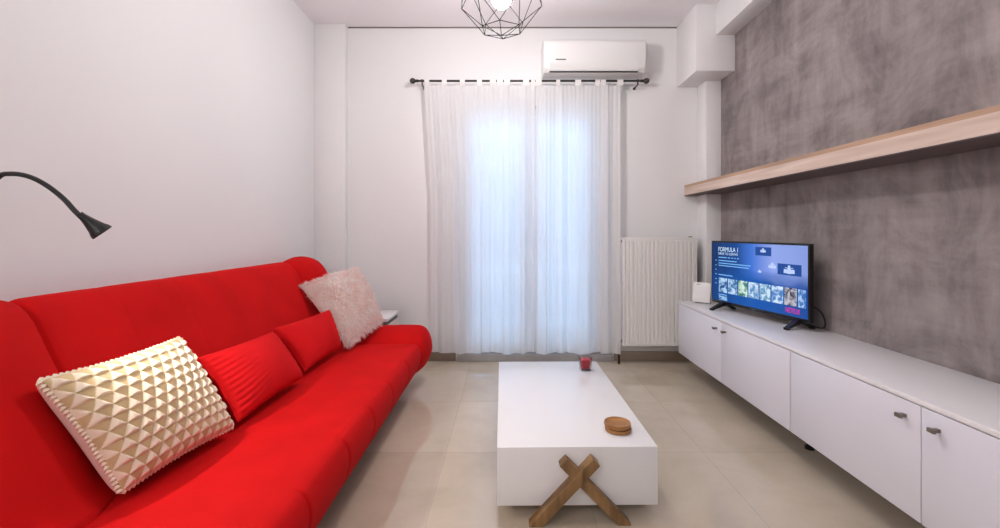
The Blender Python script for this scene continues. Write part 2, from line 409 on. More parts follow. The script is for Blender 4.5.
# ------------------------------------------------------------------ sofa
SY0, SY1, C0, C1 = 0.86, 3.13, 1.24, 2.85
SEAMS = [1.55, 1.84, 2.14, 2.49]
def lump(prof, wing_shift, end_round, per, seam_d, crease_d, near_wing, bulge, C0=1.24):
    pr = catmull([(p[0], 0, p[1]) for p in prof], per)
    n = len(pr)
    nor = []
    for i in range(n):
        t = pr[(i + 1) % n] - pr[i - 1]; nor.append(Vector((t.z, 0, -t.x)).normalized())
    cen = sum(pr, Vector()) / n
    if sum((pr[i] - cen).dot(nor[i]) for i in range(n)) < 0: nor = [-q for q in nor]
    ys = set()
    k = SY0
    while k < SY1: ys.add(round(k, 4)); k += 0.02
    for s in SEAMS + [C0, C1]:
        for d in (-0.014, -0.009, -0.005, -0.002, 0, 0.002, 0.005, 0.009, 0.014): ys.add(round(s + d, 4))
    for k in range(12):
        q = end_round * (1 - math.sin(k / 11 * PI / 2)); ys.add(round(SY0 + q, 4)); ys.add(round(SY1 - q, 4))
    ys = sorted(y for y in ys if SY0 <= y <= SY1)
    b = bm_new(); rings = []
    for y in ys:
        e = min(y - SY0, SY1 - y)
        ins = 0.0
        if e < end_round: ins = end_round * (1 - math.sqrt(max(0, 1 - ((end_round - e) / end_round) ** 2)))
        w = 0.0
        if y < C0 and near_wing: w = 0.62 * min(1, (C0 - y) / 0.16)
        if y > C1: w = min(1, (y - C1) / 0.16)
        w = math.sin(w * PI / 2)
        dep = 0.0
        sdep = sum(seam_d * math.exp(-((y - s) / 0.006) ** 2) for s in SEAMS)
        for s in (C0, C1):
            if s == C0 and not near_wing: sdep += seam_d * math.exp(-((y - s) / 0.006) ** 2)
            else: dep += crease_d * math.exp(-(abs(y - s) / 0.011) ** 1.4)
        # gentle pillow bulge in each section
        cuts = [SY0, C0] + SEAMS + [C1, SY1]
        bul = 0.0
        for q in range(len(cuts) - 1):
            if cuts[q] <= y <= cuts[q + 1]:
                t = (y - cuts[q]) / (cuts[q + 1] - cuts[q]); bul = bulge * math.sin(PI * t) ** 0.8
        ring = []
        for p, nn in zip(pr, nor):
            k = max(0.0, wing_shift[0] * nn.x + wing_shift[2] * nn.z) if wing_shift else 0
            off = nn * (bul - dep - ins - sdep * (1.0 if near_wing else max(0.0, min(1.0, nn.x * 1.6 - 0.1))))
            sh = Vector((wing_shift[0] * max(0, nn.x), 0, wing_shift[2] * max(0, nn.z))) * w
            ring.append(b.verts.new(Vector((p.x, y, p.z)) + off + sh))
        rings.append(ring)
    for i in range(len(rings) - 1):
        for k in range(n):
            b.faces.new((rings[i][k], rings[i][(k + 1) % n], rings[i + 1][(k + 1) % n], rings[i + 1][k]))
    b.faces.new(list(reversed(rings[0]))); b.faces.new(rings[-1])
    return b

sofa = thing('sofa_bed', 'long red fabric click-clack sofa along the white left wall', 'sofa', (-1.0, 2.0, 0))
seat_prof = [(-1.16, .15), (-1.165, .22), (-1.15, .30), (-1.10, .325), (-.98, .327), (-.80, .330), (-.66, .332), (-.588, .327), (-.556, .298), (-.548, .24), (-.572, .165), (-.612, .12), (-.70, .112), (-.95, .112), (-1.10, .12)]
back_prof = [(-1.10, .335), (-1.145, .40), (-1.225, .56), (-1.30, .71), (-1.345, .80), (-1.39, .845), (-1.44, .85), (-1.487, .81), (-1.49, .72), (-1.455, .56), (-1.38, .40), (-1.30, .32), (-1.18, .30), (-1.12, .305)]
part('seat', lump(seat_prof, (0.035, 0, 0.075), 0.09, 5, 0.006, 0.013, False, 0.001), M['red'], sofa, 60)
part('backrest', lump(back_prof, (0.085, 0, 0.022), 0.07, 5, 0.0006, 0.016, True, 0.001, 1.27), M['red'], sofa, 60)
b = bm_new(); add_tube(b, catmull([(-0.572, 1.243, 0.300), (-0.592, 1.235, 0.318), (-0.612, 1.19, 0.3255), (-0.63, 1.11, 0.329), (-0.652, 1.0, 0.331)], 5, False), 0.0028, 6)
part('seam', b, M['red'], sofa, 60)
b = bm_new(); add_box(b, (-1.22, 1.0, 0.10), (-0.70, 3.0, 0.135), 0.004)
part('base_frame', b, M['black'], sofa)
for x in (-0.78, -1.16):
    for y in (1.1, 2.9):
        b = bm_new(); add_tube(b, [(x, y, 0.0), (x, y, 0.10)], [0.02, 0.026], 16); part('leg', b, M['black'], sofa)

# ------------------------------------------------------------------ cushions
def pillow(c, tf, tb, N, edge=0.05, hf=None, power=0.5, bpower=None):
    """c: bl, br, tr, tl; returns bmesh and the lists of front faces"""
    bl, br, tr, tl = [Vector(q) for q in c]
    nrm = (br - bl).cross(tl - bl).normalized()
    cam = Vector((0, 0, H))
    if nrm.dot(cam - bl) < 0: nrm = -nrm
    def S(u, v):
        iu = edge * math.sin(PI * v) ; iv = edge * math.sin(PI * u)
        uu = iu * (1 - 2 * u) * 1.0 + u; vv = iv * (1 - 2 * v) + v
        return bl * (1 - uu) * (1 - vv) + br * uu * (1 - vv) + tr * uu * vv + tl * (1 - uu) * vv
    def prof(u, v):
        return (max(0, 4 * u * (1 - u)) * max(0, 4 * v * (1 - v))) ** power
    b = bm_new(); fr = []; bk = []
    for j in range(N + 1):
        rf, rb = [], []
        for i in range(N + 1):
            u, v = i / N, j / N; p = S(u, v); g = prof(u, v)
            h = hf(u, v) if hf else 0.0
            on = i in (0, N) or j in (0, N)
            vf = b.verts.new(p + nrm * (tf * g + (h if not on else 0)))
            vb = vf if on else b.verts.new(p - nrm * tb * (g if bpower is None else g ** (bpower / power)))
            rf.append(vf); rb.append(vb)
        fr.append(rf); bk.append(rb)
    ff = []
    for j in range(N):
        for i in range(N):
            f = b.faces.new((fr[j][i], fr[j][i + 1], fr[j + 1][i + 1], fr[j + 1][i])); f.material_index = 0
            ff.append((f, (i + .5) / N, (j + .5) / N))
            q = (bk[j][i], bk[j + 1][i], bk[j + 1][i + 1], bk[j][i + 1])
            try: b.faces.new(q)
            except ValueError: pass
    return b, ff, S, prof, nrm

# cream cushion with folded triangles
NT = 11
def tri(u, v):
    r = v * NT; q = r - math.floor(r); c = u * NT + (0.5 if int(r) % 2 else 0.0); p = c - math.floor(c)
    return q, abs(p - .5) * 2
def tri_h(u, v):
    m = min(u, 1 - u, v, 1 - v)
    if m < 0.008: return 0
    q, a = tri(u, v); e = min(1, (m - 0.008) / 0.03)
    if a < 1 - q: h = 0.0145 * min(q * 4.0 + 0.15, (1 - q - a) * 1.5 + 0.12, 0.75)
    else: h = 0.0012 * min(1, (a - 1 + q) * 3)
    return h * e
cc = [P(121, 493, 1.165), P(233, 427, 1.56), P(180, 338, 1.62), P(38, 381, 1.11)]
b, ff, S, pf, nn = pillow(cc, 0.080, 0.085, 176, 0.03, tri_h, 0.40, 0.26)
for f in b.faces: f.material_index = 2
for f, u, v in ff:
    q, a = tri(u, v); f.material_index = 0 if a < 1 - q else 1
cush = thing('cushion', 'cream cushion textured with rows of folded triangles at the near end of the sofa', 'cushion', (-1.05, 1.36, 0.35), 0, 'cushions on the red sofa')
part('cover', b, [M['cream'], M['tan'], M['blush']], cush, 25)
b = bm_new(); rp = []
for s in range(4):
    for k in range(30):
        t = k / 30; u, v = [(t, 0), (1, t), (1 - t, 1), (0, 1 - t)][s]; rp.append(S(u, v))
for k, p in enumerate(rp):
    d = (rp[(k + 1) % len(rp)] - p); add_tube(b, [p, p + d * 0.55, p + d], [0.003, 0.008 + 0.002 * random.random(), 0.003], 6)
part('frilled_edge', b, M['cream'], cush, 40)

def crumple(seed, wr):
    def h(u, v):
        m = min(u, 1 - u, v, 1 - v)
        w = 0.0030 * 0.7 * math.sin(v * 78 + seed + 6 * math.sin(u * 5 + seed)) * math.exp(-u / 0.16) * wr * min(1, u / 0.04)
        w += 0.0020 * math.sin(v * 38 + seed * 2) * math.exp(-(1 - u) / 0.10) * min(1, (1 - u) / 0.05)
        w += 0.003 * math.sin(u * 7 + seed) * math.sin(v * 5 + 2 * seed) * min(1, m * 8)
        return w * min(1, min(v, 1 - v) / 0.05)
    return h
def red_cushion(c, tf, seed, wr, label, base):
    b, ff, S, pf, nn = pillow(c, tf, 0.045, 96, 0.03, crumple(seed, wr), 0.40)
    t = thing('cushion', label, 'cushion', base, 0, 'cushions on the red sofa')
    part('cover', b, M['red2'], t, 60)
    b = bm_new(); rp = []
    for s in range(4):
        for k in range(16):
            q = k / 16; u, v = [(q, 0), (1, q), (1 - q, 1), (0, 1 - q)][s]; rp.append(S(u, v))
    add_tube(b, rp + [rp[0]], 0.0028, 6, False)
    part('piping', b, M['red2'], t, 60)
red_cushion([P(238, 422, 1.605), P(303, 377, 2.09), P(272, 332, 2.11), P(198, 358, 1.64)], 0.075, 1.3, 1.2, 'larger plain red cushion lying beside the cream cushion', (-1.03, 1.86, 0.35))
red_cushion([P(305, 371, 2.18), P(341, 347, 2.62), P(329, 310, 2.66), P(273, 329, 2.17)], 0.065, 3.1, 0.3, 'smaller plain red cushion in front of the fluffy cushion', (-1.05, 2.41, 0.35))

# fluffy cushion
fc = [P(346, 346, 2.66), P(379, 322, 3.00), P(357, 270, 3.02), P(301, 287, 2.78)]
b, ff, S, pf, nn = pillow(fc, 0.075, 0.025, 30, 0.0, None, 0.36)
fz = thing('cushion', 'fluffy pale pink fur cushion at the far end of the sofa', 'cushion', (-1.02, 2.87, 0.37), 0, 'cushions on the red sofa')
part('cover', b, M['fur'], fz, 60)
b = bm_new(); TF = 0.075
ctr = sum([Vector(q) for q in fc], Vector()) / 4
ex = (Vector(fc[1]) - Vector(fc[0])).normalized(); ey = (Vector(fc[3]) - Vector(fc[0])).normalized()
for k in range(8500):
    u, v = random.random(), random.random()
    if k % 5 == 0:
        if random.random() < .5: u = random.choice((0.004, 0.996))
        else: v = random.choice((0.004, 0.996))
    p = S(u, v) + nn * (TF * pf(u, v))
    out = nn * (0.4 + 0.5 * pf(u, v)) + ex * (2 * u - 1) * 0.6 + ey * ((2 * v - 1) * 0.6)
    cl = math.floor(u * 16) * 7.1 + math.floor(v * 16) * 3.7     # tufts share a lean
    lean = ex * math.sin(cl * 1.7) * 0.5 + ey * math.cos(cl * 2.3) * 0.5 + Vector((random.uniform(-.35, .35), random.uniform(-.35, .35), random.uniform(-.45, .25)))
    d = (out.normalized() + lean * 0.8).normalized(); L = random.uniform(0.022, 0.046)
    side = d.cross(Vector((random.uniform(-1, 1), random.uniform(-1, 1), random.uniform(-1, 1)))).normalized()
    w = random.uniform(0.0013, 0.0024); bend = Vector((0, 0, -1)) * L * 0.3
    p1 = p + d * L * .55 + bend * .25; p2 = p + d * L + bend
    a0, a1 = b.verts.new(p - side * w), b.verts.new(p + side * w)
    m0, m1 = b.verts.new(p1 - side * w * .8), b.verts.new(p1 + side * w * .8); tp = b.verts.new(p2)
    b.faces.new((a0, a1, m1, m0)); b.faces.new((m0, m1, tp))
fo = part('fur', b, M['furs'], fz, 60); fo['kind'] = 'stuff'

# ------------------------------------------------------------------ side table beyond the sofa
st = thing('side_table', 'low white side table between the sofa end and the back wall', 'side table', (-1.09, 3.37, 0))
part('top', box_bm((-1.285, 3.165, 0.402), (-0.852, 3.52, 0.424), 0.003), M['white'], st)
part('dark_rail', box_bm((-1.27, 3.175, 0.368), (-0.866, 3.51, 0.402), 0.002), M['grey'], st, label='dark grey band under the top')
part('body', box_bm((-1.275, 3.17, 0.09), (-0.858, 3.515, 0.368), 0.003), M['oakpale'], st)
for x in (-1.25, -0.91):
    for y in (3.2, 3.49): part('leg', box_bm((x - 0.016, y - 0.016, 0), (x + 0.016, y + 0.016, 0.092), 0.002), M['grey'], st)

# ------------------------------------------------------------------ reading lamp (wall mounted gooseneck)
LY = 1.28
wl = thing('reading_lamp', 'black gooseneck reading lamp reaching over the sofa from the left wall', 'lamp', (XL, LY, 1.12))
R90 = Matrix.Translation((XL, LY, 1.12)) @ Matrix.Rotation(PI / 2, 4, 'Y')
b = bm_new(); add_lathe(b, [(0, 0.0), (0.042, 0.0), (0.042, 0.012), (0.036, 0.017), (0, 0.017)], 32, R90); part('wall_plate', b, M['black'], wl)
pp = [(XL + 0.015, LY, 1.12), (XL + 0.035, LY, 1.165)] + [P(x, y, LY) for x, y in ((0, 176), (10, 173.8), (22, 174.8), (34, 178.5), (46, 185), (57, 193), (66, 201), (74, 210), (81.5, 217.5))]
b = bm_new(); add_tube(b, catmull(pp, 5, False), 0.0068, 12); part('gooseneck_arm', b, M['black'], wl, 60)
hp = P(79, 213.5, LY); ax = Vector((0.48, 0.46, -0.74)).normalized()
q = Vector((0, 0, 1)).rotation_difference(ax).to_matrix().to_4x4()
Mh = Matrix.Translation(hp) @ q
b = bm_new(); add_lathe(b, [(0, 0), (0.0088, 0), (0.0095, 0.010), (0.0135, 0.028), (0.022, 0.056), (0.027, 0.066), (0.0285, 0.074), (0.027, 0.076), (0.0255, 0.073), (0.019, 0.052), (0.0, 0.050)], 36, Mh)
hd = part('lamp_head', b, M['black'], wl, 35)
b = bm_new(); add_lathe(b, [(0, 0.0505), (0.016, 0.0505), (0.016, 0.0525), (0, 0.0525)], 24, Mh)
part('led_disc', b, M['led'], hd, 0)

# ------------------------------------------------------------------ pendant
PX, PY, PZ, PR = -0.028, 2.25, 2.231, 0.205
pd = thing('pendant_lamp', 'black wire geometric cage pendant with a lit globe bulb under the ceiling', 'lamp', (PX, PY, ZC))
b = bm_new(); add_lathe(b, [(0, 0), (0.055, 0), (0.055, -0.012), (0.045, -0.026), (0.008, -0.03), (0, -0.03)], 32, Matrix.Translation((PX, PY, ZC))); part('ceiling_rose', b, M['black'], pd)
b = bm_new(); add_tube(b, [(PX, PY, ZC - 0.028), (PX, PY, PZ + 0.115)], 0.0028, 8); part('cord', b, M['black'], pd)
b = bm_new(); add_lathe(b, [(0, 0.12), (0.012, 0.12), (0.02, 0.105), (0.02, 0.05), (0.016, 0.045), (0, 0.045)], 24, Matrix.Translation((PX, PY, PZ))); part('bulb_socket', b, M['black'], pd)
b = bm_new(); prof = [(0, -0.055)] + [(0.05 * math.sin(a), -0.005 - 0.05 * math.cos(a)) for a in [PI * k / 14 for k in range(1, 12)]] + [(0.016, 0.046), (0, 0.046)]
add_lathe(b, prof, 28, Matrix.Translation((PX, PY, PZ))); part('bulb', b, M['bulb'], pd)
lv = [[Vector((0, 0, 2.040))]]
for rr, zz, ph in ((0.105, 2.068, 30), (0.203, 2.182, 0), (0.203, 2.33, 30), (0.105, 2.44, 0)):
    lv.append([Vector((rr * math.cos(math.radians(60 * k + ph - 4)), rr * math.sin(math.radians(60 * k + ph - 4)), zz)) for k in range(6)])
lv.append([Vector((0, 0, 2.47))])
ed = []
for k in range(6):
    ed += [(lv[0][0], lv[1][k]), (lv[1][k], lv[1][(k + 1) % 6]), (lv[1][k], lv[2][k]), (lv[1][k], lv[2][(k + 1) % 6]),
           (lv[2][k], lv[3][k]), (lv[2][k], lv[3][k - 1]), (lv[3][k], lv[4][k]), (lv[3][k], lv[4][(k + 1) % 6]), (lv[4][k], lv[4][(k + 1) % 6]), (lv[4][k], lv[5][0])]
b = bm_new(); off = Vector((PX, PY, 0))
for p, q_ in ed: add_tube(b, [p + off, q_ + off], 0.0019, 6)
for l in lv:
    for p in l: bmesh.ops.create_icosphere(b, subdivisions=1, radius=0.0032, matrix=Matrix.Translation(p + off))
part('wire_cage', b, M['wire'], pd)

# ------------------------------------------------------------------ air conditioner
ac = thing('air_conditioner', 'white split air conditioner on the back wall above the curtain', 'air conditioner', (0.67, YB, 2.27))
AX0, AX1 = 0.276, 1.062
pf2 = [(3.60, 2.262), (3.60, 2.518), (3.46, 2.518)] + [(3.42 + 0.04 * math.cos(a), 2.478 + 0.04 * math.sin(a)) for a in [PI / 2 + PI / 2 * k / 6 for k in range(7)]] + [(3.378, 2.42), (3.382, 2.36), (3.392, 2.315), (3.400, 2.292), (3.42, 2.268), (3.46, 2.262)]
b = bm_new(); add_prism(b, pf2, 0, AX0, AX1)
bmesh.ops.recalc_face_normals(b, faces=b.faces)
ee = [e for e in b.edges if abs(e.verts[0].co.x - e.verts[1].co.x) < 1e-6]
bmesh.ops.bevel(b, geom=ee, offset=0.012, segments=3, profile=0.5, affect='EDGES')
part('housing', b, M['plastic'], ac, 40)
b = bm_new(); add_prism(b, [(3.3815, 2.335), (3.3785, 2.335), (3.388, 2.292), (3.400, 2.2755), (3.409, 2.277), (3.396, 2.296)], 0, AX0 + 0.05, AX1 - 0.06)
fl = part('air_flap', b, M['plastic'], ac, 40)
part('flap_gap', box_bm((AX0 + 0.05, 3.4025, 2.2685), (AX1 - 0.06, 3.43, 2.2725)), M['dark'], ac, label='dark air outlet slot')
b = box_bm((AX0 + 0.095, 3.3735, 2.352), (AX0 + 0.172, 3.383, 2.358), 0.0008); part('display', b, M['grey'], ac, label='small dark display strip')

# ------------------------------------------------------------------ curtain rod and curtains
RY, RZ = 3.50, 2.232
rd = thing('curtain_rod', 'dark iron curtain rod with ball ends above the balcony door', 'curtain rod', (0.19, YB, RZ))
b = bm_new(); add_tube(b, [(-0.70, RY, RZ), (1.055, RY, RZ)], 0.0085, 14); part('rod', b, M['rod'], rd)
for x, s in ((-0.70, -1), (1.055, 1)):
    b = bm_new(); add_lathe(b, [(0, 0), (0.012, 0), (0.012, 0.012), (0.008, 0.016), (0.013, 0.022), (0.021, 0.034), (0.0225, 0.044), (0.018, 0.058), (0.008, 0.065), (0, 0.066)], 20, Matrix.Translation((x, RY, RZ)) @ Matrix.Rotation(s * PI / 2, 4, 'Y'))
    part('finial', b, M['rod'], rd, 50)
for x in (-0.668, 1.03):
    b = bm_new(); add_tube(b, [(x, RY, RZ), (x, RY, RZ - 0.03), (x, YB, RZ - 0.03)], 0.006, 10)
    add_lathe(b, [(0, 0), (0.011, 0), (0.011, 0.006), (0, 0.006)], 20, Matrix.Translation((x, YB, RZ - 0.03)) @ Matrix.Rotation(PI / 2, 4, 'X'))
    add_tube(b, [(x - 0.006, RY, RZ), (x + 0.006, RY, RZ)], 0.0125, 14)
    part('bracket', b, M['rod'], rd)

def curtain(x0t, x1t, x0b, x1b, nfold, seed, tabs, label):
    rnd = random.Random(seed)
    ph = [rnd.uniform(0, 6.28) for _ in range(6)]
    NS, NZ = 240, 40
    zt, zb = RZ - 0.035, 0.088
    def Yf(s, t):   # t: 0 top .. 1 bottom
        a = 0.006 + 0.013 * t
        return RY + a * math.sin(2 * PI * nfold * s + ph[0] + 1.3 * math.sin(2 * PI * 1.7 * s + ph[1]) + 0.3 * t) \
            + 0.25 * a * math.sin(2 * PI * nfold * 2.3 * s + ph[2] + 0.6 * t) + 0.002 * math.sin(2 * PI * nfold * 5.1 * s + ph[3])
    b = bm_new(); g = []
    for j in range(NZ + 1):
        t = j / NZ; row = []
        for i in range(NS + 1):
            s = i / NS
            xt = x0t + (x1t - x0t) * s; xb = x0b + (x1b - x0b) * s
            x = xt + (xb - xt) * min(1, t * 2.5) + 0.006 * math.sin(2 * PI * nfold * s * 2 + ph[4]) * t
            z = zt + (zb - zt) * t + (0.006 * math.sin(2 * PI * s * 2.2 + ph[5]) if j == NZ else 0)
            row.append(b.verts.new((x, Yf(s, t), z)))
        g.append(row)
    for j in range(NZ):
        for i in range(NS): b.faces.new((g[j][i], g[j][i + 1], g[j + 1][i + 1], g[j + 1][i]))
    t = thing('sheer_curtain', label, 'curtain', ((x0t + x1t) / 2, RY, zb), 0, 'sheer curtains at the balcony door')
    part('fabric_panel', b, M['sheer'], t, 180)
    # hem at the bottom: doubled fabric
    for px, w in tabs:
        xc = (px - CX) * RY / F; hw = w * RY / F / 2
        s = max(0.0, min(1.0, (xc - x0t) / (x1t - x0t)))
        yb = Yf(s, 0)
        b = bm_new(); loop = []
        pts = [(yb - 0.001, zt - 0.004), (RY - 0.010, RZ - 0.012)] + [(RY + 0.0105 * math.cos(a), RZ + 0.0105 * math.sin(a)) for a in [PI - PI * k / 8 for k in range(9)]] + [(RY + 0.010, RZ - 0.012), (yb + 0.001, zt - 0.004)]
        A = [b.verts.new((xc - hw, y, z)) for y, z in pts]; B = [b.verts.new((xc + hw, y, z)) for y, z in pts]
        for k in range(len(pts) - 1): b.faces.new((A[k], A[k + 1], B[k + 1], B[k]))
        part('tab_loop', b, M['tab'], t, 180)
curtain(-0.655, 0.222, -0.605, 0.222, 5, 3, [(427, 5), (444.5, 5), (462.5, 5), (479.5, 5), (493, 6), (500, 6), (507, 6), (526, 6), (533, 4)], 'wider sheer white tab-top curtain hanging on the left half of the rod')
curtain(0.228, 0.893, 0.228, 0.893, 4, 11, [(538.5, 6), (558, 4), (578, 6), (597.5, 5), (603, 5), (620, 6)], 'narrower sheer white tab-top curtain hanging beside the radiator')

# ------------------------------------------------------------------ radiator
RX0, RX1, RZ0, RZ1 = 0.905, 1.476, 0.152, 1.0
ra = thing('radiator', 'white ribbed panel radiator on the back wall beside the curtain', 'radiator', (1.19, YB, RZ0))
nr = 17; b = bm_new(); pts = []
ra0, ra1 = RX0 + 0.012, RX1 - 0.012
for k in range(nr):
    x = ra0 + (ra1 - ra0) * k / nr; w = (ra1 - ra0) / nr
    pts += [(x, 3.462), (x + w * .18, 3.462), (x + w * .34, 3.448), (x + w * .84, 3.448)]
pts += [(ra1, 3.462), (ra1, 3.474), (ra0, 3.474)]
add_prism(b, pts, 2, RZ0 + 0.02, RZ1 - 0.03)
add_box(b, (ra0, 3.452, RZ1 - 0.034), (ra1, 3.474, RZ1 - 0.012), 0.003); add_box(b, (ra0, 3.452, RZ0 + 0.004), (ra1, 3.474, RZ0 + 0.026), 0.003)
part('front_panel', b, M['radiator'], ra, 20)
part('back_panel', box_bm((ra0, 3.535, RZ0 + 0.01), (ra1, 3.548, RZ1 - 0.02), 0.002), M['radiator'], ra)
for x in (RX0, RX1 - 0.012): part('side_panel', box_bm((x, 3.450, RZ0), (x + 0.012, 3.552, RZ1), 0.003), M['radiator'], ra)
b = bm_new()
add_box(b, (RX0, 3.450, RZ1 - 0.012), (RX1, 3.458, RZ1), 0.001); add_box(b, (RX0, 3.544, RZ1 - 0.012), (RX1, 3.552, RZ1), 0.001)
for k in range(40):
    x = RX0 + 0.01 + k * (RX1 - RX0 - 0.02) / 39; add_box(b, (x - 0.0025, 3.455, RZ1 - 0.008), (x + 0.0025, 3.547, RZ1 - 0.002))
part('top_grille', b, M['radiator'], ra)
for x in (RX0 + 0.1, RX1 - 0.1): part('wall_bracket', box_bm((x - 0.015, 3.546, 0.75), (x + 0.015, YB, 0.85), 0.002), M['radiator'], ra)
b = bm_new(); add_tube(b, [(RX0 + 0.004, 3.50, 0.97), (RX0 - 0.010, 3.50, 0.97)], 0.010, 12); part('vent_plug', b, M['chrome'], ra)
b = bm_new(); add_tube(b, [(RX0 + 0.004, 3.51, 0.185), (RX0 - 0.012, 3.51, 0.185), (RX0 - 0.02, 3.51, 0.17), (RX0 - 0.02, 3.51, 0.0)], 0.008, 10)
add_tube(b, [(RX0 - 0.02, 3.51, 0.11), (RX0 - 0.02, 3.51, 0.15)], 0.013, 12); part('feed_pipe', b, M['blackp'], ra, label='black feed pipe going into the floor')
b = bm_new(); add_tube(b, [(RX1 - 0.05, 3.50, RZ1), (RX1 - 0.02, 3.50, RZ1 + 0.006)], 0.006, 10); part('bleed_valve', b, M['chrome'], ra)

# ------------------------------------------------------------------ console cabinets and worktop
XC, ZT, ZB0 = 1.263, 0.536, 0.158
def cabinet(y1, y0, ym, label):
    t = thing('media_cabinet', label, 'cabinet', (1.45, (y0 + y1) / 2, 0), 0, 'white media cabinets along the grey wall')
    part('body', box_bm((XC + 0.02, y0 + 0.001, ZB0), (XR - 0.013, y1 - 0.001, ZT - 0.018), 0.001), M['cab_white'], t)
    for a, c, hy in ((ym, y1, ym + 0.055), (y0, ym, ym - 0.055)):
        d = part('door', box_bm((XC, a + 0.0018, ZB0 - 0.002), (XC + 0.0185, c - 0.0018, ZT - 0.0215), 0.0012), M['cab_white'], t)
        b = bm_new(); add_box(b, (XC - 0.026, hy - 0.011, 0.459), (XC - 0.016, hy + 0.011, 0.472), 0.0015); add_box(b, (XC - 0.017, hy - 0.007, 0.461), (XC + 0.001, hy + 0.007, 0.471), 0.001)
        part('knob', b, M['handle'], d)
    for yy, xx in ((y0 + 0.16, 1.46), (y1 - 0.12, 1.58)):
        b = bm_new(); add_lathe(b, [(0, 0), (0.022, 0), (0.022, 0.012), (0.014, 0.018), (0.014, 0.12), (0.026, 0.13), (0.026, ZB0 + 0.001), (0, ZB0 + 0.001)], 20, Matrix.Translation((xx, yy, 0)))
        part('leg', b, M['blackp'], t)
cabinet(3.275, 1.984, 2.622, 'white two-door low cabinet under the television next to the radiator')
cabinet(1.982, 0.715, 1.356, 'white two-door low cabinet nearest the viewer along the grey wall')
b = box_bm((XC - 0.003, 0.715, ZT - 0.018), (XR, 3.28, ZT), 0.0025)
tag(obj('worktop', b, M['white'], base=(1.46, 2.0, ZT - 0.018)), 'long white slab lying across both low cabinets', 'worktop')

# ------------------------------------------------------------------ wall shelf
b = bm_new()
def shelf_poly(o): return [(1.433 + o, 0.5), (1.433 + o, 3.595), (1.541, 3.595), (1.541, 3.438), (XR, 3.438), (XR, 0.5)]
sh = thing('wall_shelf', 'long pale oak floating shelf on the grey wall', 'shelf', (1.55, 2.0, 1.338))
b = bm_new(); add_prism(b, shelf_poly(0), 2, 1.338, 1.399); part('board', b, M['shelf'], sh)
b = bm_new(); add_prism(b, shelf_poly(0.002), 2, 1.3345, 1.338); part('underside_shade_sheet', b, M['under'], sh, label='dark brown sheet painted as shade under the shelf')  # added thin sheet, its dark colour imitates shade beneath the board
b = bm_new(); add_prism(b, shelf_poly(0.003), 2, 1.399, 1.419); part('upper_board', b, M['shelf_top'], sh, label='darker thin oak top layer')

# ------------------------------------------------------------------ television
TL, TR_ = Vector((1.385, 3.0)), Vector((1.545, 2.262))
TW = (TR_ - TL).length; TZ0, TZ1 = 0.040, 0.449        # above the worktop
tc_ = (TL + TR_) / 2; ang = math.atan2((TR_ - TL).y, (TR_ - TL).x)
tv = thing('television', 'black flat television on two splayed feet showing a blue film menu', 'television', (tc_.x, tc_.y, ZT), ang)
hw = TW / 2
b = bm_new(); add_box(b, (-hw, -0.006, TZ0), (hw, 0.022, TZ1), 0.004)
add_box(b, (-hw + 0.10, 0.02, TZ0 + 0.02), (hw - 0.10, 0.060, TZ0 + 0.27), 0.015)
obj('casing', b, M['blackp'], tv)
for x, s in ((-0.275, -1), (0.312, 1)):
    b = bm_new()
    for yy in (-0.088, 0.088):
        add_prism(b, [(x - 0.011, 0.0), (x + 0.011, 0.0), (x + 0.014, 0.012), (x - 0.014, 0.012)], 1, yy * 1.0, yy * 0.80)
        m = Matrix.Identity(4)
        A = [Vector((x - 0.012, yy, 0.0)), Vector((x + 0.012, yy, 0.0)), Vector((x + 0.012, yy, 0.010)), Vector((x - 0.012, yy, 0.010))]
        B = [Vector((x - 0.016 - s * 0.01, 0.012 if yy > 0 else 0.002, 0.030)), Vector((x + 0.016 - s * 0.01, 0.012 if yy > 0 else 0.002, 0.030)), Vector((x + 0.016 - s * 0.01, 0.012 if yy > 0 else 0.002, 0.056)), Vector((x - 0.016 - s * 0.01, 0.012 if yy > 0 else 0.002, 0.056))]
        va = [b.verts.new(p) for p in A]; vb = [b.verts.new(p) for p in B]
        for k in range(4): b.faces.new((va[k], va[(k + 1) % 4], vb[(k + 1) % 4], vb[k]))
        b.faces.new(list(reversed(va))); b.faces.new(vb)
    obj('foot', b, M['blackp'], tv)
